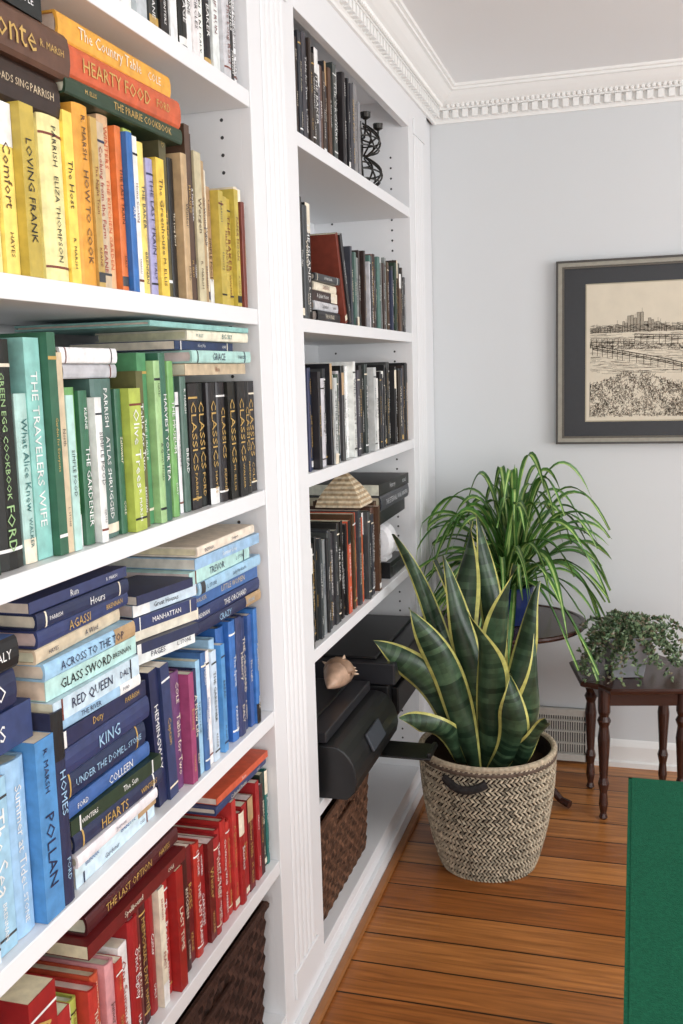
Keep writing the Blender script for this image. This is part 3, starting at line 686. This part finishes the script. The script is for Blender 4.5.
# router
mb=MB(); z=ZR[3]
mb.box((-.125,2.90,z+.0005),(-.015,3.10,z+.05),K); mb.box((-.016,2.92,z+.015),(-.0135,3.08,z+.035),K2)
mb.obj('cable_box',[M_plastic],.005)
mb=MB(); wc=lin((232,232,234)); n=20; vs=[]; 
SH=((2.90,.4),(2.905,.8),(2.925,1),(2.975,1),(3.0,.8),(3.005,.4))
for yy,sc_ in SH:
    for k in range(n):
        a=2*math.pi*k/n; vs.append((-.058+.05*sc_*math.cos(a),yy,z+.110+.058*sc_*math.sin(a)))
m=len(SH)
fs=[(k*n+i,k*n+(i+1)%n,(k+1)*n+(i+1)%n,(k+1)*n+i) for k in range(m-1) for i in range(n)]+[tuple(range(n)),tuple(range(m*n-1,(m-1)*n-1,-1))]
mb.add(vs,fs,wc); mb.box((-.09,2.915,z+.051),(-.03,2.99,z+.062),wc)
mb.obj('wifi_router',[M_plastic],smooth=False)
# pyramid ornament
mb=MB(); zz=ZR[3]+.266; c0=Vector((-.072,2.62,zz)); hw=.064; HT=.098; nb=16
for i in range(nb):
    f0=i/nb;f1=(i+1)/nb; a=hw*(1-f0**1.5);c=hw*(1-f1**1.5)+.0005; col=lin((206,192,166)) if i%2==0 else lin((170,148,118))
    vs=[c0+Vector((sx_*a,sy_*a,HT*f0)) for sx_,sy_ in ((-1,-1),(1,-1),(1,1),(-1,1))]+[c0+Vector((sx_*c,sy_*c,HT*f1)) for sx_,sy_ in ((-1,-1),(1,-1),(1,1),(-1,1))]
    mb.add(vs,[(0,1,5,4),(1,2,6,5),(2,3,7,6),(3,0,4,7),(3,2,1,0),(4,5,6,7)],col)
mb.obj('woven_pyramid_ornament',[M_wicker])
# wire candelabra
mb=MB(); z=ZR[0]+.002; c0=Vector((-.075,2.90,z))
mb.lathe([(.05,0),(.05,.006),(.01,.01)],c0.x,c0.y,24,z0=z)
mb.tube([c0+Vector((0,0,.006)),c0+Vector((0,0,.2))],.004,8)
for i in range(10):
    a=2*math.pi*i/10; pts=[]
    for k in range(25):
        t=k/24; r=.014+.048*abs(math.sin(t*math.pi*2))*(1-.15*t); pts.append(c0+Vector((r*math.cos(a),r*1.6*math.sin(a),.01+.18*t)))
    mb.tube(pts,.0028,6)
for zz in (.03,.055,.08,.12,.145,.17):
    rr_=.014+.048*abs(math.sin(zz/.18*math.pi*2))*.9
    mb.tube([c0+Vector((rr_*math.cos(k*.3927),rr_*1.6*math.sin(k*.3927),zz)) for k in range(17)],.0024,6)
for i in range(4):
    a=math.pi/4+i*math.pi/2; q=c0+Vector((.05*math.cos(a),.10*math.sin(a),.185))
    mb.tube([c0+Vector((0,0,.15)),c0+Vector((.03*math.cos(a),.05*math.sin(a),.145)),q-Vector((0,0,.015)),q],.003,6); mb.lathe([(.004,0),(.014,.006),(.015,.02)],q.x,q.y,12,z0=q.z)
mb.obj('wire_candelabra',[M_metal])
mb=MB()
mb.tube([(.03,3.19,.46),(.07,3.2,.3),(.05,3.22,.12),(.08,3.18,.03),(.2,3.12,.008),(.36,3.2,.008)],.004,6,K)
mb.obj('power_cable',[M_plastic],smooth=True)
# ------------------------------------------------------------------ lights, world, camera
def area(name,loc,rot,sx_,sy_,p,col=(1,1,1)):
    l=bpy.data.lights.new(name,'AREA'); l.shape='RECTANGLE'; l.size=sx_; l.size_y=sy_; l.energy=p; l.color=col
    o=bpy.data.objects.new(name,l); o.location=loc; o.rotation_euler=rot; bpy.context.scene.collection.objects.link(o)
area('window_daylight_right',(XR-.12,1.3,1.4),(0,math.radians(99),0),1.55,2.5,82,(.985,.995,1))
area('window_daylight_rear',(1.6,YF+.12,1.42),(math.radians(97),0,0),2.7,1.6,50,(1,.99,.975))
w=bpy.data.worlds.new('sky'); bpy.context.scene.world=w; w.use_nodes=True
bg=w.node_tree.nodes['Background']; bg.inputs[0].default_value=(.93,.96,1,1); bg.inputs[1].default_value=1.0
yaw,pitch,roll,f=.289,.139,-.029,997.84
Wd=Vector((-math.sin(yaw)*math.cos(pitch),math.cos(yaw)*math.cos(pitch),-math.sin(pitch)))
r0=Vector((math.cos(yaw),math.sin(yaw),0));u0=r0.cross(Wd)
Rr=r0*math.cos(roll)+u0*math.sin(roll);Uu=-r0*math.sin(roll)+u0*math.cos(roll)
cam=bpy.data.cameras.new('camera'); co=bpy.data.objects.new('camera',cam); bpy.context.scene.collection.objects.link(co)
M3=Matrix((Rr,Uu,-Wd)).transposed(); co.matrix_world=Matrix.Translation((.698,0,1.45))@M3.to_4x4()
cam.sensor_fit='VERTICAL'; cam.sensor_height=24; cam.lens=f*24/1024; cam.clip_start=.02
bpy.context.scene.camera=co
bpy.context.scene.view_settings.view_transform='Standard'
